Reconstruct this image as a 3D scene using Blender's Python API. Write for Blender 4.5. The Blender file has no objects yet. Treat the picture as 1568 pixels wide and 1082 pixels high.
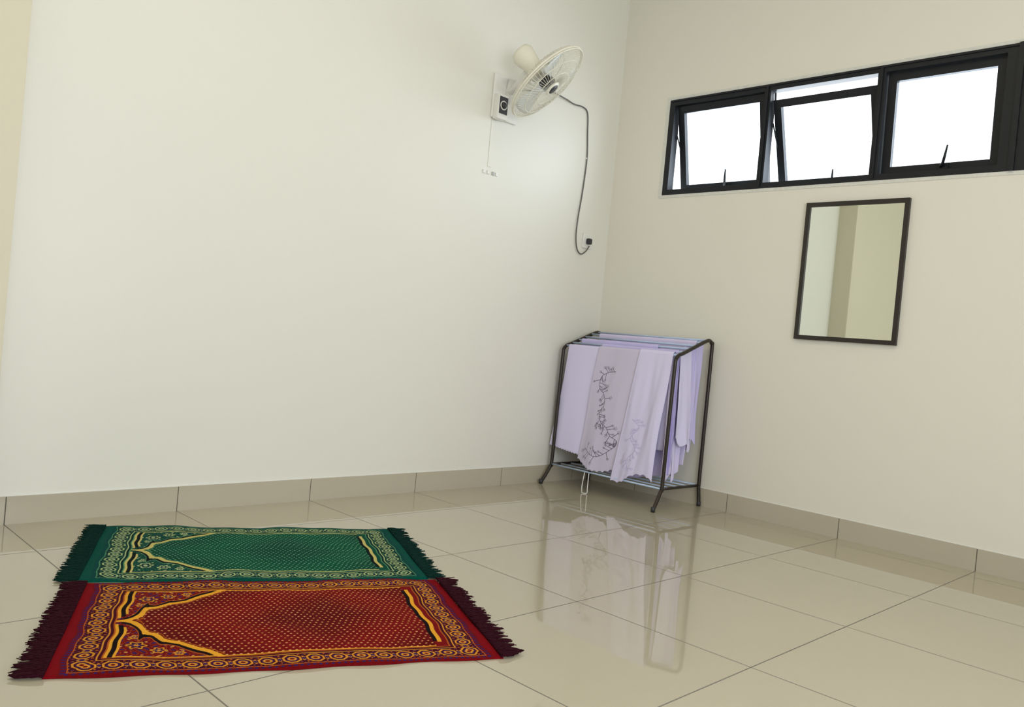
import bpy, math, random
import numpy as np
from mathutils import Vector, Matrix
random.seed(4); rng=np.random.default_rng(3)
sc=bpy.context.scene
try:
    sc.view_settings.view_transform='Standard'; sc.view_settings.look='None'
except Exception: pass

# ---------------------------------------------------------------- materials
def newmat(name):
    m=bpy.data.materials.new(name); m.use_nodes=True
    nt=m.node_tree; b=nt.nodes['Principled BSDF']; return m,nt,b
def N(nt,t,**k):
    n=nt.nodes.new(t)
    for a,v in k.items(): setattr(n,a,v)
    return n
def simple(name,col,rough=.5,metal=0.,spec=.5,var=.06,scale=20,bump=0.,bscale=200,**k):
    m,nt,b=newmat(name)
    tc=N(nt,'ShaderNodeTexCoord'); nz=N(nt,'ShaderNodeTexNoise'); nz.inputs['Scale'].default_value=scale; nz.inputs['Detail'].default_value=3
    nt.links.new(tc.outputs['Object'],nz.inputs['Vector'])
    mx=N(nt,'ShaderNodeMix',data_type='RGBA')
    mx.inputs[6].default_value=(*[c*(1-var) for c in col],1); mx.inputs[7].default_value=(*[min(1,c*(1+var)) for c in col],1)
    nt.links.new(nz.outputs['Fac'],mx.inputs[0]); nt.links.new(mx.outputs[2],b.inputs['Base Color'])
    b.inputs['Specular IOR Level'].default_value=spec; b.inputs['Roughness'].default_value=rough; b.inputs['Metallic'].default_value=metal
    if bump>0:
        n2=N(nt,'ShaderNodeTexNoise'); n2.inputs['Scale'].default_value=bscale; n2.inputs['Detail'].default_value=2
        nt.links.new(tc.outputs['Object'],n2.inputs['Vector'])
        bp=N(nt,'ShaderNodeBump'); bp.inputs['Strength'].default_value=bump; bp.inputs['Distance'].default_value=.002
        nt.links.new(n2.outputs['Fac'],bp.inputs['Height']); nt.links.new(bp.outputs[0],b.inputs['Normal'])
    return m
wall_m=simple('wall_paint',(.80,.785,.715),rough=.42,spec=.45,var=.012,scale=1.2,bump=.10,bscale=60)
wallr_m=simple('wall_paint_right',(.79,.765,.680),rough=.5,spec=.35,var=.012,scale=1.2,bump=.10,bscale=60)
pier_m=simple('pier_shade_tint',(.68,.63,.49),rough=.5,spec=.35,var=.012,scale=1.2,bump=.1,bscale=60)  # pier's shaded look is put into this darker beige base colour
ceil_m=simple('ceiling_paint',(.84,.81,.72),rough=.8,var=.01,scale=2)
base_m=simple('skirting_tile',(.50,.45,.355),rough=.12,var=.03,scale=3)
grout_m=simple('grout',(.16,.14,.11),rough=.8)
black_m=simple('black_powdercoat',(.008,.010,.014),rough=.45,spec=.35,var=.2,scale=40)
rackm=simple('dark_bronze_tube',(.030,.022,.017),rough=.32,metal=.3,var=.25,scale=60)
mframe_m=simple('mirror_frame_dark',(.022,.016,.013),rough=.45,var=.3,scale=40)
blue_m=simple('pale_blue_plastic',(.50,.61,.82),rough=.35,var=.04)
whitep_m=simple('white_plastic',(.82,.81,.77),rough=.35,var=.02)
cream_m=simple('cream_plastic',(.82,.79,.67),rough=.35,var=.03)
grey_m=simple('grey_plastic',(.45,.45,.45),rough=.4,var=.03)
dark_m=simple('dark_plastic',(.03,.03,.035),rough=.4,var=.1)
cable_m=simple('cable_grey',(.13,.13,.12),rough=.5,var=.1)
plaster_m=simple('raw_plaster',(.70,.69,.64),rough=.9,var=.12,scale=60,bump=.8,bscale=90)
blade_m=simple('fan_blade',(.66,.68,.66),rough=.25,var=.03)
mir_m,nt,b=newmat('mirror_glass'); b.inputs['Metallic'].default_value=1.; b.inputs['Roughness'].default_value=.015; b.inputs['Base Color'].default_value=(.80,.84,.79,1)
glass_m=bpy.data.materials.new('window_glass'); glass_m.use_nodes=True; nt=glass_m.node_tree; nt.nodes.clear()
o=N(nt,'ShaderNodeOutputMaterial'); t=N(nt,'ShaderNodeBsdfTransparent'); g=N(nt,'ShaderNodeBsdfGlossy'); g.inputs['Roughness'].default_value=.02
mx=N(nt,'ShaderNodeMixShader'); mx.inputs[0].default_value=.05; t.inputs[0].default_value=(.96,.98,1,1)
nt.links.new(t.outputs[0],mx.inputs[1]); nt.links.new(g.outputs[0],mx.inputs[2]); nt.links.new(mx.outputs[0],o.inputs[0])
# floor tile
GA,GB=.1357,.982
floor_m,nt,b=newmat('polished_porcelain_tile')
geo=N(nt,'ShaderNodeNewGeometry'); sp=N(nt,'ShaderNodeSeparateXYZ'); nt.links.new(geo.outputs['Position'],sp.inputs[0])
def M(op,a,c=None):
    n=N(nt,'ShaderNodeMath',operation=op)
    for i,v in enumerate((a,c)):
        if v is None: continue
        if isinstance(v,(int,float)): n.inputs[i].default_value=v
        else: nt.links.new(v,n.inputs[i])
    return n.outputs[0]
def lined(s,off):
    u=M('DIVIDE',M('ADD',s,off),.6); f=M('FRACT',u); return M('MINIMUM',f,M('SUBTRACT',1.0,f)),M('FLOOR',u)
dx,ix=lined(sp.outputs[0],GA+60.0); dy,iy=lined(sp.outputs[1],GB+60.0)
gm=M('LESS_THAN',M('MINIMUM',dx,dy),.0034)
cid=N(nt,'ShaderNodeCombineXYZ'); nt.links.new(ix,cid.inputs[0]); nt.links.new(iy,cid.inputs[1])
wn=N(nt,'ShaderNodeTexWhiteNoise'); nt.links.new(cid.outputs[0],wn.inputs['Vector'])
nz=N(nt,'ShaderNodeTexNoise'); nz.inputs['Scale'].default_value=2.5; nz.inputs['Detail'].default_value=5; nt.links.new(geo.outputs['Position'],nz.inputs['Vector'])
c1=N(nt,'ShaderNodeMix',data_type='RGBA'); c1.inputs[6].default_value=(.47,.42,.315,1); c1.inputs[7].default_value=(.515,.465,.355,1)
nt.links.new(M('ADD',M('MULTIPLY',wn.outputs['Value'],.5),M('MULTIPLY',nz.outputs['Fac'],.5)),c1.inputs[0])
c2=N(nt,'ShaderNodeMix',data_type='RGBA'); nt.links.new(gm,c2.inputs[0]); nt.links.new(c1.outputs[2],c2.inputs[6]); c2.inputs[7].default_value=(.15,.13,.10,1)
nt.links.new(c2.outputs[2],b.inputs['Base Color'])
rr=M('ADD',M('MULTIPLY',gm,.5),.020); nt.links.new(rr,b.inputs['Roughness']); b.inputs['Specular IOR Level'].default_value=.85
nz2=N(nt,'ShaderNodeTexNoise'); nz2.inputs['Scale'].default_value=9; nt.links.new(geo.outputs['Position'],nz2.inputs['Vector'])
bp=N(nt,'ShaderNodeBump'); bp.inputs['Strength'].default_value=.025; bp.inputs['Distance'].default_value=.002
nt.links.new(nz2.outputs['Fac'],bp.inputs['Height']); nt.links.new(bp.outputs[0],b.inputs['Normal'])
def attrmat(name,rough=.9,spec=.1,bump=.4,bscale=500):
    m,nt,b=newmat(name); a=N(nt,'ShaderNodeVertexColor',layer_name='Col'); nt.links.new(a.outputs[0],b.inputs['Base Color'])
    b.inputs['Roughness'].default_value=rough; b.inputs['Specular IOR Level'].default_value=spec
    tc=N(nt,'ShaderNodeTexCoord'); n2=N(nt,'ShaderNodeTexNoise'); n2.inputs['Scale'].default_value=bscale
    nt.links.new(tc.outputs['Object'],n2.inputs['Vector'])
    bp=N(nt,'ShaderNodeBump'); bp.inputs['Strength'].default_value=bump; bp.inputs['Distance'].default_value=.002
    nt.links.new(n2.outputs['Fac'],bp.inputs['Height']); nt.links.new(bp.outputs[0],b.inputs['Normal'])
    return m
rug_m=attrmat('woven_rug',rough=.85,spec=.06); emb_m=attrmat('embroidered_voile',rough=.8,bump=.1,bscale=300)
CL=(.73,.69,.95)
cloth_m=simple('white_lavender_cotton',CL,rough=.85,spec=.1,var=.03,scale=6,bump=.1,bscale=300)
cloth2_m=simple('lavender_cotton',(.62,.57,.90),rough=.85,spec=.1,var=.04,scale=6,bump=.1,bscale=300)
cloth3_m=simple('pale_lilac_cotton',(.70,.64,.88),rough=.85,spec=.1,var=.04,scale=6,bump=.1,bscale=300)

# ---------------------------------------------------------------- mesh builder
class MB:
    def __init__(s): s.v=[];s.f=[];s.m=[];s.sm=[];s.mats=[]
    def mi(s,m):
        if m not in s.mats: s.mats.append(m)
        return s.mats.index(m)
    def add(s,vs,fs,m,smooth=False):
        o=len(s.v); s.v+= [tuple(v) for v in vs]; s.f+=[tuple(i+o for i in f) for f in fs]
        k=s.mi(m); s.m+=[k]*len(fs); s.sm+=[smooth]*len(fs)
    def box(s,a,b,m,mat=None):
        x0,y0,z0=[min(p,q) for p,q in zip(a,b)];x1,y1,z1=[max(p,q) for p,q in zip(a,b)]
        vs=[(x0,y0,z0),(x1,y0,z0),(x1,y1,z0),(x0,y1,z0),(x0,y0,z1),(x1,y0,z1),(x1,y1,z1),(x0,y1,z1)]
        if mat is not None: vs=[mat@Vector(v) for v in vs]
        s.add(vs,[(0,3,2,1),(4,5,6,7),(0,1,5,4),(1,2,6,5),(2,3,7,6),(3,0,4,7)],m)
    def tube(s,pts,r,m,n=8,closed=False,taper=None):
        P=[Vector(p) for p in pts]; K=len(P); vs=[];up=None
        for i,p in enumerate(P):
            if closed: t=(P[(i+1)%K]-P[i-1])
            else: t=P[min(i+1,K-1)]-P[max(i-1,0)]
            t.normalize()
            if up is None: up=t.orthogonal().normalized()
            else:
                up=(up-t*up.dot(t)); up=up.normalized() if up.length>1e-6 else t.orthogonal().normalized()
            w=t.cross(up); rr=r if taper is None else r*taper[i]
            for k in range(n):
                a=2*math.pi*k/n; vs.append(p+(up*math.cos(a)+w*math.sin(a))*rr)
        fs=[]
        for i in range(K if closed else K-1):
            j=(i+1)%K
            for k in range(n): fs.append((i*n+k,i*n+(k+1)%n,j*n+(k+1)%n,j*n+k))
        if not closed:
            fs.append(tuple(range(n-1,-1,-1))); fs.append(tuple((K-1)*n+k for k in range(n)))
        s.add(vs,fs,m,True)
    def lathe(s,prof,m,mat,n=32,smooth=True):
        vs=[];
        for r,z in prof:
            for k in range(n):
                a=2*math.pi*k/n; vs.append(mat@Vector((r*math.cos(a),r*math.sin(a),z)))
        fs=[]
        for i in range(len(prof)-1):
            for k in range(n): fs.append((i*n+k,i*n+(k+1)%n,(i+1)*n+(k+1)%n,(i+1)*n+k))
        s.add(vs,fs,m,smooth)
    def obj(s,name,parent=None,bevel=0):
        me=bpy.data.meshes.new(name); me.from_pydata(s.v,[],s.f)
        for m in s.mats: me.materials.append(m)
        me.polygons.foreach_set('material_index',s.m); me.polygons.foreach_set('use_smooth',s.sm); me.update()
        ob=bpy.data.objects.new(name,me); bpy.context.collection.objects.link(ob)
        if parent: ob.parent=parent
        if bevel:
            bv=ob.modifiers.new('bevel','BEVEL'); bv.width=bevel; bv.segments=2; bv.limit_method='ANGLE'
        return ob
def empty(name,loc=(0,0,0)):
    e=bpy.data.objects.new(name,None); e.empty_display_size=.1; bpy.context.collection.objects.link(e); return e
def smoothpath(pts,sub=8):
    P=[Vector(p) for p in pts]; out=[]
    for i in range(len(P)-1):
        p0=P[max(i-1,0)];p1=P[i];p2=P[i+1];p3=P[min(i+2,len(P)-1)]
        for k in range(sub):
            t=k/sub; out.append(.5*((2*p1)+(p2-p0)*t+(2*p0-5*p1+4*p2-p3)*t*t+(3*p1-p0-3*p2+p3)*t**3))
    out.append(P[-1]); return out
def gridmesh(name,V,nx,ny,mat,cols=None,parent=None):
    me=bpy.data.meshes.new(name)
    i,j=np.meshgrid(np.arange(nx-1),np.arange(ny-1),indexing='ij'); a=(i*ny+j).ravel()
    F=np.stack([a,a+ny,a+ny+1,a+1],1).astype(np.int32); nf=len(F)
    me.vertices.add(len(V)); me.vertices.foreach_set('co',V.astype(np.float32).ravel())
    me.loops.add(nf*4); me.loops.foreach_set('vertex_index',F.ravel())
    me.polygons.add(nf); me.polygons.foreach_set('loop_start',np.arange(0,nf*4,4,dtype=np.int32))
    try: me.polygons.foreach_set('loop_total',np.full(nf,4,dtype=np.int32))
    except Exception: pass
    me.polygons.foreach_set('use_smooth',np.ones(nf,dtype=bool))
    me.update(calc_edges=True); me.validate()
    me.materials.append(mat)
    if cols is not None:
        ca=me.color_attributes.new('Col','FLOAT_COLOR','POINT')
        ca.data.foreach_set('color',np.concatenate([cols,np.ones((len(cols),1))],1).astype(np.float32).ravel())
    ob=bpy.data.objects.new(name,me); bpy.context.collection.objects.link(ob)
    if parent: ob.parent=parent
    return ob

# ---------------------------------------------------------------- room shell
XL,YF,H=-5.4,-4.7,3.15
PX,PD=-3.222,.16
m=MB(); m.box((XL,YF,-.1),(.07,.15,0),floor_m); m.obj('floor')
m=MB(); m.box((XL,YF,H),(.07,.15,H+.1),ceil_m); m.obj('ceiling')
m=MB(); m.box((XL,0,0),(.07,.15,H),wall_m); m.obj('wall_back')
WY0,WY1,WZ0,WZ1=-.353,-2.30,1.7045,2.2786
m=MB(); m.box((0,WY0,0),(.07,0,H),wallr_m); m.box((0,YF,0),(.07,WY1,H),wallr_m); m.box((0,WY1,0),(.07,WY0,WZ0),wallr_m); m.box((0,WY1,WZ1),(.07,WY0,H),wallr_m)
m.obj('wall_right')
m=MB(); m.box((XL-.1,YF,0),(XL,.15,H),wallr_m); m.obj('wall_left')
m=MB(); FX0,FX1,FZ0,FZ1=-4.9,-1.9,.5,2.3
m.box((XL,YF-.1,0),(FX0,YF,H),wallr_m); m.box((FX1,YF-.1,0),(.07,YF,H),wallr_m); m.box((FX0,YF-.1,0),(FX1,YF,FZ0),wallr_m); m.box((FX0,YF-.1,FZ1),(FX1,YF,H),wallr_m)
m.obj('wall_front')
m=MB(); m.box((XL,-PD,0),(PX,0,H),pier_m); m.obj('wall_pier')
m=MB(); 
for a,c in (((FX0,YF-.06,FZ0),(FX0+.05,YF-.01,FZ1)),((FX1-.05,YF-.06,FZ0),(FX1,YF-.01,FZ1)),((FX0,YF-.06,FZ0),(FX1,YF-.01,FZ0+.05)),((FX0,YF-.06,FZ1-.05),(FX1,YF-.01,FZ1)),((-3.43,YF-.06,FZ0),(-3.37,YF-.01,FZ1))): m.box(a,c,black_m)
m.obj('unseen_added_window')  # unseen window frame, added to give the front fill light an opening
BH=.0973; T=.009
def skirt(name,axis,lim0,lim1,off):
    m=MB()
    js=sorted([-off-.6*i for i in range(12) if lim0< -off-.6*i <lim1])
    ed=[lim0]+js+[lim1]
    for a,c in zip(ed[:-1],ed[1:]):
        g=.0020
        if axis=='x': m.box((a+g,-T,0),(c-g,0,BH),base_m)
        else: m.box((-T,a+g,0),(0,c-g,BH),base_m)
    if axis=='x': m.box((lim0,-T+.002,0),(lim1,0,BH-.001),grout_m); m.box((lim0,-.004,BH-.001),(lim1,0,BH+.003),whitep_m)
    else: m.box((-T+.002,lim0,0),(0,lim1,BH-.001),grout_m); m.box((-.004,lim0,BH-.001),(0,lim1,BH+.003),whitep_m)
    m.obj(name)
skirt('baseboard_back','x',PX,0,GA)
skirt('baseboard_right','y',YF,-T,GB-.6)
m=MB(); m.box((XL,-PD-T,0),(PX,-PD,BH),base_m); m.box((PX,-PD,0),(PX+T,-T,BH),base_m); m.obj('baseboard_pier')

# ---------------------------------------------------------------- awning window
win=empty('window_1')
m=MB(); fy0,fy1,fz0,fz1=-.372,-2.285,1.717,2.266; bx0,bx1=-.004,.05; w=.034
m.box((bx0,fy0,fz0),(bx1,fy0-w,fz1),black_m)
m.box((bx0,fy1,fz0),(bx1,-2.105,fz1),black_m); m.box((-.016,-2.150,fz0),(bx0,-2.172,fz1),black_m)
m.box((bx0,fy0-w,fz0),(bx1,-2.105,fz0+.03),black_m); m.box((bx0,fy0-w,fz1),(bx1,-2.105,fz1-.034),black_m)
m.box((-.010,fy0-.01,fz1-.002),(bx0,-2.15,fz1-.012),black_m)
muls=[-.985,-1.575]
for y in muls:
    m.box((bx0,y-.019,fz0+.03),(bx1,y+.019,fz1-.034),black_m); m.box((-.012,y-.006,fz0+.01),(bx0,y+.006,fz1-.01),black_m)
m.obj('outer_frame',win)
m=MB()
m.box((-.003,WY0+.004,WZ0-.004),(.03,fy0,WZ1+.004),plaster_m); m.box((-.003,WY1-.004,WZ0-.004),(.03,fy1,WZ1+.004),plaster_m)
m.box((-.003,fy0,WZ0-.004),(.03,fy1,fz0),plaster_m); m.box((-.003,fy0,fz1),(.03,fy1,WZ1+.004),plaster_m)
m.obj('plaster_edge',win)
def sash(name,ya,yb,ang,drop):
    h=fz1-.034-(fz0+.03); hinge=Vector((.022,0,fz1-.036-drop))
    mt=Matrix.Translation(hinge)@Matrix.Rotation(-ang,4,'Y')
    s=MB(); bw=.040; bd=.028; hh=h-.004
    s.box((0,ya,0),(bd,ya-bw,-hh),black_m,mt); s.box((0,yb,0),(bd,yb+bw,-hh),black_m,mt)
    s.box((0,ya-bw,0),(bd,yb+bw,-bw),black_m,mt); s.box((0,ya-bw,-hh+bw*.9),(bd,yb+bw,-hh),black_m,mt)
    s.obj(name,win)
    g=MB(); g.box((.012,ya-bw,-bw),(.015,yb+bw,-hh+bw*.9),glass_m,mt); g.obj(name+'_glass',win)
    s=MB(); 
    for y in (ya-.006,yb+.006):
        p=mt@Vector((.01,y,-hh*.55)); s.tube([(.03,y,fz1-.2),p],.004,black_m,6)
        p=mt@Vector((.01,y,-.02)); s.tube([(.03,y,fz1-.04),p],.004,black_m,6)
    yc=(ya+yb)/2-.03; q=lambda x,y,z: mt@Vector((x,y,z))
    s.box((-.012,yc-.018,-hh+.006),(0,yc+.018,-hh+.030),black_m,mt)
    s.tube([q(-.012,yc+.012,-hh+.018),q(-.03,yc,-hh+.026),q(-.045,yc-.012,-hh+.060),q(-.052,yc-.022,-hh+.105)],.0075,black_m,6,taper=[1,1,.85,.5])
    s.obj(name+'_hardware',win)
sash('sash_left',fy0-w-.004,muls[0]+.022,math.radians(13),.0)
sash('sash_middle',muls[0]-.022,muls[1]+.022,math.radians(19),.045)
sash('sash_right',muls[1]-.022,-2.103,math.radians(2.0),0)

# ---------------------------------------------------------------- mirror
mir=empty('wall_mirror'); m=MB(); y0,y1,z0,z1=-1.268,-1.765,.940,1.623; w=.021
m.box((-.020,y0,z0),(-.001,y0-w,z1),mframe_m); m.box((-.020,y1,z0),(-.001,y1+w,z1),mframe_m)
m.box((-.020,y0-w,z0),(-.001,y1+w,z0+w),mframe_m); m.box((-.020,y0-w,z1),(-.001,y1+w,z1-w),mframe_m)
m.obj('frame',mir)
m=MB(); m.box((-.012,y0-w,z0+w),(-.002,y1+w,z1-w),mir_m); m.obj('glass',mir)

# ---------------------------------------------------------------- rugs
def srgb(r,g,b_): return np.array([((c/255)/12.92 if c/255<.04045 else ((c/255+.055)/1.055)**2.4) for c in (r,g,b_)])
def rug(name,cx,cy,ang,pal,wr):
    L,W=.97,.65; B=.026; st=.0012
    nx=int((L+2*B)/st); ny=int(W/st)
    X,Y=np.meshgrid(np.linspace(-B,L+B,nx),np.linspace(0,W,ny),indexing='ij')
    x=X.ravel(); y=Y.ravel(); yc=y-W/2; ay=np.abs(yc)
    col=np.zeros((len(x),3))+pal['main']
    def put(mask,c): col[mask]=c
    d=np.minimum(np.minimum(x,L-x),np.minimum(y,W-y))
    side=np.minimum(y,W-y)>np.minimum(x,L-x)
    s=np.where(side,y-W/2,x-L/2)
    p=.0542
    sm=((s/p+.5)%1-.5)*p; sh=((s/p)%1-.5)*p
    tt=d-.045
    inn=(x>0)&(x<L)
    band=(d>.016)&(d<.074)&inn
    put(band,pal['band'])
    put(band&((np.sin(s*420)*np.sin(tt*330+1.2))>.45),pal['line2'])
    put(band&((np.sin(s*300+2)*np.sin(tt*420))<-.62),pal['acc'])
    ax=np.abs(sm); at=np.abs(tt)
    r8=np.maximum(np.maximum(ax,at),(ax+at)*.72)
    put(band&(r8<.0240),pal['band']); put(band&(r8<.0215),pal['line']); put(band&(r8<.0165),pal['band'])
    put(band&(r8<.0130),pal['acc']); put(band&(r8<.0100),pal['line']); put(band&(r8<.0050),pal['main'])
    ad=np.abs(sh)+np.abs(tt)*.8
    put(band&(ad<.0095)&(r8>.0235),pal['line']); put(band&(ad<.006),pal['acc'])
    put(inn&(np.abs(d-.0165)<.0016),pal['line2']); put(inn&(np.abs(d-.0735)<.0020),pal['line']); 
    put(inn&(d>.0755)&(d<.083),pal['band']); put(inn&(np.abs(d-.0845)<.0016),pal['line2'])
    zig=(d<.014)&inn&(((s*70)%1)<.45)&(d>.004); put(zig,pal['acc'])
    fld=(d>.086)&inn
    lat=.0158
    gx=x/lat; gy=yc/lat; row=np.floor(gy); fx=(gx+.5*(row%2))%1-.5; fy=gy%1-.5
    lz=np.abs(x-.60)/.34+np.abs(yc)/.26
    shade=np.clip(.45+.35*np.cos(lz*3.4+.6*np.sin(x*9)),0,1)
    fc=pal['field'][None,:]*(1-.75*shade[:,None])+pal['deep'][None,:]*(.75*shade[:,None])
    col[fld]=fc[fld]
    lo=np.abs(fx)+np.abs(fy)
    put(fld&(np.abs(lo-.5)<.07),pal['deep']); put(fld&(lo<.205),pal['dot']); put(fld&(lo<.07),pal['main'])
    H=W/2-.094
    key=np.array([[.105,0],[.122,.008],[.140,.026],[.152,.050],[.160,.074],[.172,.088],[.190,.094],[.205,.108],[.222,.128],[.245,.138],[.268,.146],[.290,.164],[.318,.186],[.350,.204],[.385,H+.004],[.42,H+.05]])
    key[:,0]=.105+(key[:,0]-.105)*.82
    XE=key[-1,0]
    hx=np.interp(x,key[:,0],key[:,1])
    sl=np.interp(x,(key[:-1,0]+key[1:,0])/2,np.diff(key[:,1])/np.diff(key[:,0]))
    dist=(ay-hx)/np.sqrt(1+sl*sl)
    dist=np.where(x<.105,np.maximum(ay,.105-x),dist)
    sp=fld&(dist>0)&(x<XE)
    put(sp,pal['spand'])
    qx=x*1.0; qy=ay
    fl=np.sin(qx*170+1.6*np.sin(qy*80))*np.sin(qy*150+1.7*np.sin(qx*60))
    put(sp&(np.abs(fl)>.66),pal['acc']); put(sp&(fl>.80),pal['line']); put(sp&(np.abs(fl+.25)<.06),pal['line2'])
    for ox,oy,r0 in ((.145,.165,.026),(.195,.192,.020),(.242,.208,.014),(.136,.112,.014)):
        q=np.hypot(qx-ox,qy-oy); an=np.arctan2(qy-oy,qx-ox); pr=r0*(.82+.18*np.cos(6*an))
        put(sp&(q<pr*1.12),pal['band']); put(sp&(np.abs(q-pr*.85)<.0028),pal['line']); put(sp&(q<pr*.52),pal['acc']); put(sp&(q<pr*.28),pal['line'])
    put(fld&(x<XE)&(np.abs(dist-.012)<.0062)&(x>.10),pal['black'])
    put(fld&(x<XE)&(np.abs(dist-.0200)<.0018)&(x>.11),pal['line2'])
    put(fld&(np.abs(dist)<.0074)&(x<XE-.01)&(x>.10),pal['gold'])
    put(fld&(dist<-.011)&(dist>-.0135)&(x<XE-.02)&(x>.12),pal['line2'])
    put(fld&(x<.108)&(ay<.005),pal['gold'])
    put(fld&(x>.086)&(x<.094)&(ay>.02),pal['gold']); put(fld&(x>.094)&(x<.104)&(ay>.03),pal['black']); put(fld&(x>.104)&(x<.110)&(ay>.045),pal['gold'])
    put(fld&(ay>H+.001)&(ay<H+.0050)&(x>.11)&(x<L-.10),pal['gold'])
    xe=L-x
    put(fld&(xe<.118),pal['spand2'])
    put(fld&(xe>.111)&(xe<.121)&(ay<.205),pal['black']); put(fld&(xe>.100)&(xe<.110)&(ay<.21),pal['gold'])
    put(~inn,pal['hem'])
    col=np.clip(col*(1+rng.normal(0,.12,(len(x),1))),0,1)
    ex=x+.003*np.sin(y*23+wr)+.002*np.sin(y*57); ey=y+(.004*np.sin(x*7+wr)+.0028*np.sin(x*31+wr))*np.clip(1-y/W*.6,0,1)
    z=.0060+.0028*np.sin(x*13+yc*6+wr)*np.sin(yc*11+wr*2)+.0016*np.sin(x*33+2*wr)
    edge=np.minimum(np.minimum(x+B,L+B-x),np.minimum(y,W-y)); z=np.maximum(z,.0035); z=np.where(edge<.0012,.0006,z)
    lx=ex-L/2; ly=ey-W/2; c,sn=math.cos(ang),math.sin(ang)
    V=np.stack([cx+lx*c-ly*sn,cy+lx*sn+ly*c,z],1)
    top=empty(name)
    gridmesh('woven_body',V,nx,ny,rug_m,col,top)
    fm=simple(name+'_fringe',tuple(pal['fringe']),rough=.85,spec=.1,var=.4,scale=90)
    mb=MB(); n=260
    for endx,dr in ((-L/2-B,-1),(L/2+B,1)):
        for i in range(n):
            v=-W/2+W*(i+.5)/n; tass=math.floor(i/(6 if dr>0 else 3)); q=6 if dr>0 else 3
            tr=random.Random(tass*7+dr+int(wr*10)); skew=tr.uniform(-.012,.012); ln=(tr.uniform(.048,.070) if dr>0 else tr.uniform(.055,.066))+random.uniform(-.006,.006)
            cv=-W/2+W*((tass+.5)*q)/n
            pull=.55 if dr>0 else .1
            P=[]
            for k in range(6):
                t=k/5; u=endx-dr*.006+dr*ln*t; vv=v*(1-pull*t)+cv*pull*t+skew*t*t+.003*math.sin(t*7+i*1.3)
                zz=.005+.005*abs(math.sin(t*4+i*.9))*(1-t*.5)+random.uniform(0,.002)
                P.append((cx+u*c-vv*sn,cy+u*sn+vv*c,max(zz,.0024)))
            mb.tube(P,.0021,fm,4,taper=[1,1,1,.95,.85,.5])
    mb.obj('fringe',top)
red=dict(main=srgb(104,8,14),band=srgb(66,6,24),line=srgb(206,136,44),line2=srgb(172,84,28),acc=srgb(50,26,84),field=srgb(138,14,12),deep=srgb(62,4,10),
 dot=srgb(226,172,104),spand=srgb(112,8,12),spand2=srgb(116,10,14),gold=srgb(226,160,46),black=srgb(18,6,10),hem=srgb(120,4,16),fringe=srgb(46,6,20))
grn=dict(main=srgb(4,72,58),band=srgb(4,42,38),line=srgb(164,182,128),line2=srgb(80,136,100),acc=srgb(4,54,66),field=srgb(8,92,64),deep=srgb(2,50,42),
 dot=srgb(140,186,150),spand=srgb(6,64,52),spand2=srgb(6,70,56),gold=srgb(194,182,108),black=srgb(4,18,20),hem=srgb(2,72,62),fringe=srgb(2,40,34))
rug('prayer_rug',-2.536,-.675,math.radians(-25.2),grn,.6)
rug('prayer_rug.001',-2.794,-1.283,math.radians(-25.2),red,2.1)

# ---------------------------------------------------------------- drying rack
rack=empty('drying_rack'); m=MB()
def endframe(y,dy):
    P=[(-.447,y+dy,.008),(-.42,y+dy*.5,.045),(-.385,y,.10),(-.376,y,.13),(-.371,y,.45),(-.366,y,.745),(-.360,y,.782),(-.338,y,.803),(-.30,y,.815),(-.20,y,.852),(-.10,y,.889),(-.060,y,.897),(-.036,y,.882),(-.028,y,.85),(-.028,y,.45),(-.028,y,.13),(-.026,y,.09),(-.022,y+dy*.5,.045),(-.021,y+dy,.008)]
    m.tube(smoothpath(P,6),.0100,rackm,10)
    m.tube([(-.376,y,.112),(-.028,y,.112)],.0075,rackm,8)
    for x in (-.447,-.021):
        m.tube([(x,y+dy,.001),(x,y+dy,.026)],.0112,dark_m,10)
YR,YL=-.815,-.05
endframe(YR,-.006); endframe(YL,.006)
m.tube([(-.376,YR,.112),(-.376,YL,.112)],.005,blue_m,8); m.tube([(-.028,YR,.112),(-.028,YL,.112)],.005,blue_m,8)
m.obj('tubular_frame',rack)
m=MB(); rails=[(-.345,.802),(-.295,.820),(-.24,.841),(-.185,.861),(-.13,.881),(-.075,.896)]
for x,z in rails:
    m.tube([(x,YR+.004,z),(x,YL-.004,z)],.0055,blue_m,8)
for x in (-.30,-.21,-.12): m.tube([(x,YR,.112),(x,YL,.112)],.004,blue_m,8)
m.obj('rails',rack)
m=MB(); m.tube(smoothpath([(-.375,-.30,.11),(-.40,-.31,.04),(-.41,-.32,.006),(-.43,-.34,.004),(-.415,-.36,.005),(-.395,-.345,.03),(-.375,-.33,.11)],6),.0028,whitep_m,6); m.obj('tie_strap',rack)

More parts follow.
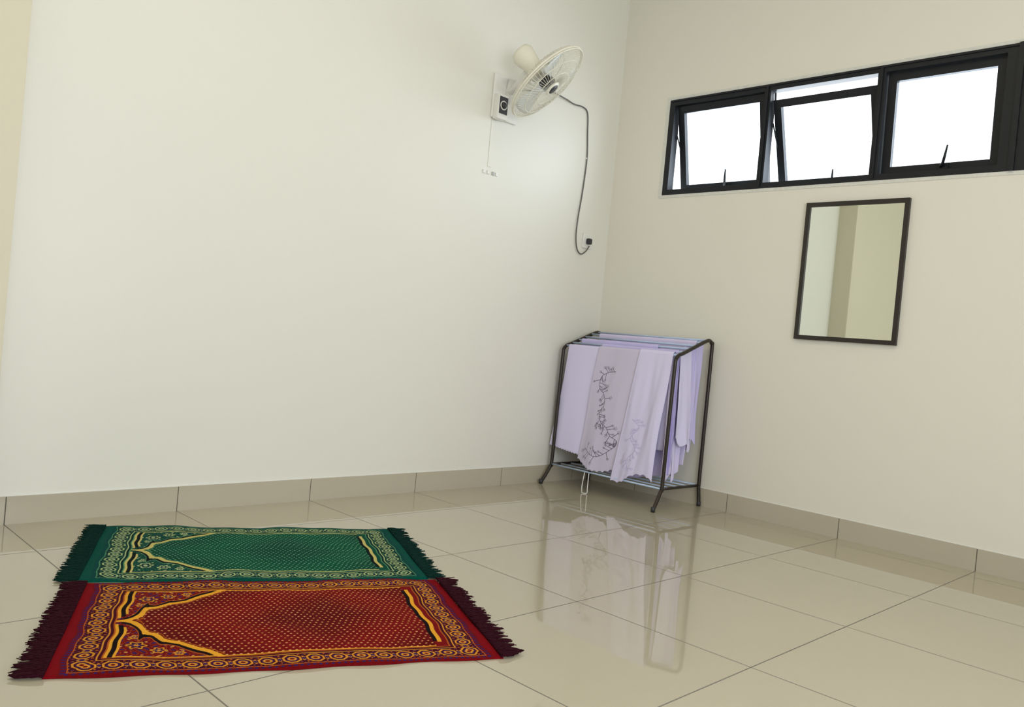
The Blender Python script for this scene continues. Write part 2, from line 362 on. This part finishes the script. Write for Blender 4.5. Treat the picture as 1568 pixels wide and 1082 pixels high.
def snoise(seed,k=7,fa=(1,4),fb=(1,5)):
    r=random.Random(seed); T=[(r.uniform(*fa)*r.choice((-1,1)),r.uniform(*fb),r.uniform(0,6.28),r.uniform(.5,1)) for _ in range(k)]
    sw=sum(t[3] for t in T)
    return lambda a,b: sum(w_*np.sin(p_*a*6.28+q_*b*3+f_) for p_,q_,f_,w_ in T)/sw*1.8
def cloth(name,xr,zr,y0,y1,zf,zb,mat,skew=0,off=.012,amp=.008,seed=0,narrow=0,colfn=None,nx=110,ny=160,bot=None,flare=.02,fa=(.4,1.8)):
    """sheet draped over a rail; front hem may be cut to an irregular line; soft random folds"""
    lf=zr-zf; lb=zr-zb; arc=math.pi*off; tot=lf+arc+lb
    nf=snoise(seed,6,fa,(.3,1.6)); nfine=snoise(seed+50,6,(2,5),(1,4)); ph=random.Random(seed).uniform(0,6)
    I,J=np.meshgrid(np.linspace(0,1,nx),np.linspace(0,1,ny),indexing='ij'); a=I.ravel(); s=J.ravel()*tot
    front=s<lf; mid=(s>=lf)&(s<lf+arc); back=s>=lf+arc
    drop=np.where(front,lf-s,np.where(back,s-lf-arc,0)); th=np.clip((s-lf)/off,0,math.pi)
    fx=np.where(front,xr-off-flare*(drop/ max(lf,.1)),np.where(back,xr+off+.3*flare*(drop/max(lb,.1)),xr-off*np.cos(th)))
    fz=np.where(mid,zr+off*np.sin(th),zr-drop)
    g=np.clip(drop/.40,0,1)
    yy=y0+(y1-y0)*(.5+(a-.5)*(1+narrow*drop)) + skew*(drop/max(lf,.1))
    fold=nf(a,drop)+.25*nfine(a,drop)
    fx=fx+fold*amp*(.12+.88*g)
    yy=yy+.010*nf(a+.3,drop*1.5)*g
    if bot is not None: fz=np.where(front,zr-(zr-fz)*(1+bot(a)),fz)
    V=np.stack([fx,yy,fz],1)
    cols=None
    if colfn is not None: cols=colfn(a*abs(y1-y0),zr-fz,front)
    ob=gridmesh(name,V,nx,ny,mat,cols)
    sd=ob.modifiers.new('thick','SOLIDIFY'); sd.thickness=.0012
    return ob
scal=lambda a,n,h: h*np.abs(np.sin(a*n*3.1416))
def make_emb(base,ink,stem,seed,twig=(.012,.045),br=(.005,.011),extra=()):
    er=random.Random(seed)
    S=smoothpath([Vector((p[0],p[1],0)) for p in stem],8)
    segs=[(S[i].x,S[i].y,S[i+1].x,S[i+1].y) for i in range(len(S)-1)]; blobs=list(extra)
    for i in range(2,len(S)-2,2):
        t=(S[i+1]-S[i-1]).normalized(); nrm=Vector((-t.y,t.x,0))*er.choice((-1,1)); l=er.uniform(*twig)
        e=S[i]+nrm*l+t*.015; segs.append((S[i].x,S[i].y,e.x,e.y)); blobs.append((e.x,e.y,er.uniform(*br)))
    def fn(u,v,front):
        col=np.zeros((len(u),3))+np.array(base); dmin=np.full(len(u),9.)
        for x0,y0,x1,y1 in segs:
            dx,dy=x1-x0,y1-y0; L2=dx*dx+dy*dy+1e-9
            t=np.clip(((u-x0)*dx+(v-y0)*dy)/L2,0,1); dmin=np.minimum(dmin,np.hypot(u-x0-t*dx,v-y0-t*dy))
        for x0,y0,rr_ in blobs:
            q=np.hypot(u-x0,v-y0); an=np.arctan2(v-y0,u-x0); pet=rr_*(.72+.28*np.cos(5*an)); dmin=np.minimum(dmin,np.abs(q-pet)+.0004)
        f=np.clip((dmin-.0010)/.0010,0,1)[:,None]; f=np.where(front[:,None],f,1)
        return col*f+np.array(ink)*(1-f)
    return fn
cloth('hanging_cloth',-.345,.802,-.080,-.335,.215,.35,cloth_m,skew=.060,off=.009,amp=.006,seed=21,bot=lambda a:.05*a-scal(a,14,.008),flare=.014)
er2=random.Random(3)
f1=make_emb((.64,.59,.76),(.10,.085,.13),[(.150,.12),(.095,.13),(.055,.16),(.06,.22),(.095,.25),(.12,.30),(.10,.35),(.125,.40),(.17,.43),(.20,.47),(.245,.50),(.21,.55),(.15,.595),(.09,.585),(.04,.56)],12,
   extra=[(er2.uniform(.09,.16),er2.uniform(.38,.44),er2.uniform(.005,.010)) for _ in range(14)])
cloth('hanging_cloth.001',-.345,.802,-.305,-.640,.16,.30,emb_m,skew=.080,off=.013,amp=.010,seed=5,colfn=f1,nx=260,ny=620,bot=lambda a:.10*np.sin(a*3.1+.2)-.04-scal(a,12,.012),flare=.020)
f2=make_emb(CL,(.50,.44,.74),[(.05,.36),(.09,.40),(.06,.46),(.10,.52),(.06,.58),(.09,.63)],8,twig=(.01,.03),br=(.006,.012))
cloth('hanging_cloth.002',-.345,.802,-.585,-.797,.125,.30,emb_m,skew=.070,off=.018,amp=.012,seed=33,colfn=f2,nx=180,ny=460,bot=lambda a:.05*np.sin(a*5+1)-scal(a,7,.012),narrow=.50,flare=.026)
cloth('hanging_cloth.003',-.24,.841,-.08,-.62,.30,.35,cloth2_m,off=.010,amp=.012,seed=9,fa=(1,4))
cloth('hanging_cloth.004',-.13,.881,-.12,-.785,.22,.30,cloth3_m,off=.010,amp=.014,seed=10,fa=(1,4))
cloth('hanging_cloth.005',-.295,.820,-.28,-.79,.15,.22,cloth2_m,off=.010,amp=.012,seed=11,flare=-.01,fa=(1,4),bot=lambda a:.05*np.sin(a*4))
def endcloth(name,x0,x1,yb,mat,seed,zlow0,zlow1,tilt=0,amp=.022,wid=0,ztop=lambda x:.815+(x+.30)*.37):
    nx,ny=120,140; nf=snoise(seed,6,(.5,2.2),(.3,1.5))
    I,J=np.meshgrid(np.linspace(0,1,nx),np.linspace(0,1,ny),indexing='ij'); a=I.ravel(); t=J.ravel()
    xt=x0+(x1-x0)*a; zt=ztop(xt)-.004; zb=zlow0+(zlow1-zlow0)*a+.014*np.sin(a*11+seed)
    x=xt+tilt*t+wid*(a-.5)*t; z=zt+(zb-zt)*t
    y=yb-amp*nf(a,t)*(.15+.85*t)-amp*.3*t
    y=np.maximum(y,-.90)
    gridmesh(name,np.stack([x,y,z],1),nx,ny,mat).modifiers.new('thick','SOLIDIFY').thickness=.0015
endcloth('hanging_cloth.006',-.335,-.17,-.765,cloth3_m,2,.15,.18,tilt=-.01)
endcloth('hanging_cloth.007',-.24,-.052,-.745,cloth_m,4,.14,.32,amp=.030)
endcloth('hanging_cloth.008',-.295,-.20,-.795,cloth_m,1,.36,.30,tilt=.05,amp=.014,wid=.05)
endcloth('hanging_cloth.009',-.18,-.060,-.775,cloth2_m,6,.40,.34,tilt=.0,amp=.022)

# ---------------------------------------------------------------- wall fan
fan=empty('wall_fan')
n=Vector((.38,-.60,-.70)).normalized(); C=Vector((-.968,-.30,2.105))
zax=n; xax=Vector((0,0,1)).cross(zax).normalized(); yax=zax.cross(xax)
MT=Matrix.Translation(C)@Matrix(((xax.x,yax.x,zax.x,0),(xax.y,yax.y,zax.y,0),(xax.z,yax.z,zax.z,0),(0,0,0,1)))
m=MB(); R=.225
def ring(r,z,th,mat,k=64): m.tube([MT@Vector((r*math.cos(2*math.pi*i/k),r*math.sin(2*math.pi*i/k),z)) for i in range(k)],th,mat,6,closed=True)
ring(R,0,.0055,cream_m); ring(R-.001,.010,.003,cream_m); ring(.17,.034,.0018,cream_m); ring(.10,.044,.0018,cream_m); ring(.15,-.045,.0018,cream_m)
for i in range(72):
    a=2*math.pi*i/72; ca,sa=math.cos(a),math.sin(a); tw=.10
    P=[MT@Vector((r*math.cos(a+tw*(R-r)/R),r*math.sin(a+tw*(R-r)/R),z)) for r,z in ((R,0),(.215,.017),(.17,.034),(.10,.044),(.045,.046))]
    m.tube(P,.0010,cream_m,4)
    P=[MT@Vector((r*ca,r*sa,z)) for r,z in ((R,0),(.21,-.025),(.15,-.045),(.06,-.055))]
    m.tube(P,.0010,cream_m,4)
m.obj('grille',fan)
m=MB()
m.lathe([(.0,.052),(.030,.051),(.042,.046),(.042,.042),(.0,.040)],cream_m,MT); m.lathe([(0,.0545),(.026,.0535),(.029,.050)],dark_m,MT)
m.lathe([(0,.030),(.03,.028),(.038,.018),(.038,-.02),(0,-.02)],dark_m,MT)
m.obj('hub',fan)
m=MB()
for b_ in range(3):
    vs=[];fs=[];nr,na=8,10
    for i in range(nr+1):
        t=i/nr; r=.03+.165*t; wdt=(.25+.75*math.sin(min(1,t*1.25)*1.57))*.62*(1-.15*t**6)
        for j in range(na+1):
            q=j/na-.5; a=b_*2*math.pi/3+.4+q*wdt*1.35+.25*t
            vs.append(MT@Vector((r*math.cos(a),r*math.sin(a),.004+q*.036*(1-.3*t))))
    for i in range(nr):
        for j in range(na): o=i*(na+1)+j; fs.append((o,o+1,o+na+2,o+na+1))
    m.add(vs,fs,blade_m,True)
ob=m.obj('blades',fan); ob.modifiers.new('t','SOLIDIFY').thickness=.002
m=MB(); m.lathe([(0,-.05),(.050,-.052),(.052,-.065),(.044,-.09),(.046,-.12),(.056,-.165),(.060,-.195),(.052,-.212),(.025,-.219),(0,-.22)],cream_m,MT); m.obj('motor_housing',fan)
m=MB()
m.box((-1.06,-.015,1.945),(-.875,0,2.175),whitep_m); m.box((-1.057,-.055,1.935),(-.985,-.014,2.065),whitep_m)
m.obj('wall_plate',fan,bevel=.006)
m=MB(); m.box((-1.050,-.0565,1.962),(-.992,-.054,2.050),dark_m)
KM=Matrix.Translation((-1.021,-.056,2.006))@Matrix.Rotation(math.pi/2,4,'X')
m.lathe([(.0,.012),(.013,.012),(.015,.0)],dark_m,KM,24); m.tube([KM@Vector((.021*math.cos(i*.2618),.021*math.sin(i*.2618),.001)) for i in range(24)],.0034,whitep_m,6,closed=True)
m.obj('speed_control',fan)
m=MB(); mp=MT@Vector((0,.02,-.12))
m.tube(smoothpath([(-.96,-.012,2.10),(-.965,-.06,2.10),(-.985,-.12,2.12),(mp.x,mp.y,mp.z)],5),.021,whitep_m,12); m.tube([(-.96,-.01,2.04),(-.96,-.04,2.16)],.02,whitep_m,12)
m.obj('arm',fan)
m=MB(); cab=smoothpath([(-.88,-.02,2.13),(-.80,-.02,2.15),(-.65,-.03,2.185),(-.517,-.02,2.185),(-.43,-.010,2.180),(-.345,-.008,2.185),(-.300,-.006,2.16),(-.284,-.006,2.05),(-.268,-.006,1.90),(-.280,-.006,1.70),(-.300,-.008,1.55),(-.302,-.008,1.44),(-.285,-.010,1.37),(-.250,-.012,1.345),(-.215,-.018,1.365),(-.20,-.03,1.40)],8)
m.tube(cab,.0038,cable_m,8); m.box((-.275,-.008,1.90),(-.262,0,1.908),whitep_m); m.obj('power_cable',fan)
sk=empty('wall_socket'); m=MB(); m.box((-.236,-.009,1.385),(-.150,0,1.471),whitep_m); m.obj('faceplate',sk,bevel=.004)
m=MB(); m.box((-.212,-.036,1.408),(-.180,-.008,1.444),dark_m); m.obj('plug',sk,bevel=.008)
tr=empty('cable_trunking'); m=MB(); m.box((-1.045,-.003,1.69),(-1.020,0,1.935),wall_m)
for x in (-1.075,-1.045,-1.010,-.985): m.box((x,-.006,1.652),(x+.016,0,1.670),grey_m if x==-1.010 else whitep_m)
m.obj('clips',tr,bevel=.001)

# ---------------------------------------------------------------- light
w=bpy.data.worlds.new('overcast_sky'); sc.world=w; w.use_nodes=True; bg=w.node_tree.nodes['Background']; bg.inputs[0].default_value=(.93,.97,1,1); bg.inputs[1].default_value=2.5
def area(name,loc,direction,sx,sy,power,col):
    l=bpy.data.lights.new(name,'AREA'); l.shape='RECTANGLE'; l.size=sx; l.size_y=sy; l.energy=power; l.color=col
    o=bpy.data.objects.new(name,l); bpy.context.collection.objects.link(o); o.location=loc
    o.rotation_euler=Vector(direction).to_track_quat('-Z','Y').to_euler(); return o
area('front_daylight_fill',(-3.4,YF+.02,1.3),(0,1,0),2.9,1.6,66,(.82,.90,1.0))  # added area fill just inside the unseen window, for light from behind camera
area('daylight_side_window',(.45,-1.26,2.05),(-1,0,-.15),2.0,.8,28,(.82,.91,1.0))
area('warm_ceiling_fill',(-2.2,-2.2,H-.02),(0,0,-1),1.2,1.2,12,(1.0,.83,.55))  # added warm fill for the upper walls, no fixture modelled

# ---------------------------------------------------------------- camera
y_,p_,r_=.7817,-.0137,.0939
F=Vector((math.cos(p_)*math.cos(y_),math.cos(p_)*math.sin(y_),math.sin(p_))); R0=Vector((math.sin(y_),-math.cos(y_),0)); U0=R0.cross(F)
Rv=math.cos(r_)*R0+math.sin(r_)*U0; Uv=-math.sin(r_)*R0+math.cos(r_)*U0
cd=bpy.data.cameras.new('camera'); co=bpy.data.objects.new('camera',cd); bpy.context.collection.objects.link(co)
co.matrix_world=Matrix(((Rv.x,Uv.x,-F.x,-3.961),(Rv.y,Uv.y,-F.y,-3.2045),(Rv.z,Uv.z,-F.z,.7899),(0,0,0,1)))
cd.sensor_fit='HORIZONTAL'; cd.sensor_width=36; cd.lens=36*1266.09/1568; cd.clip_start=.05
sc.camera=co
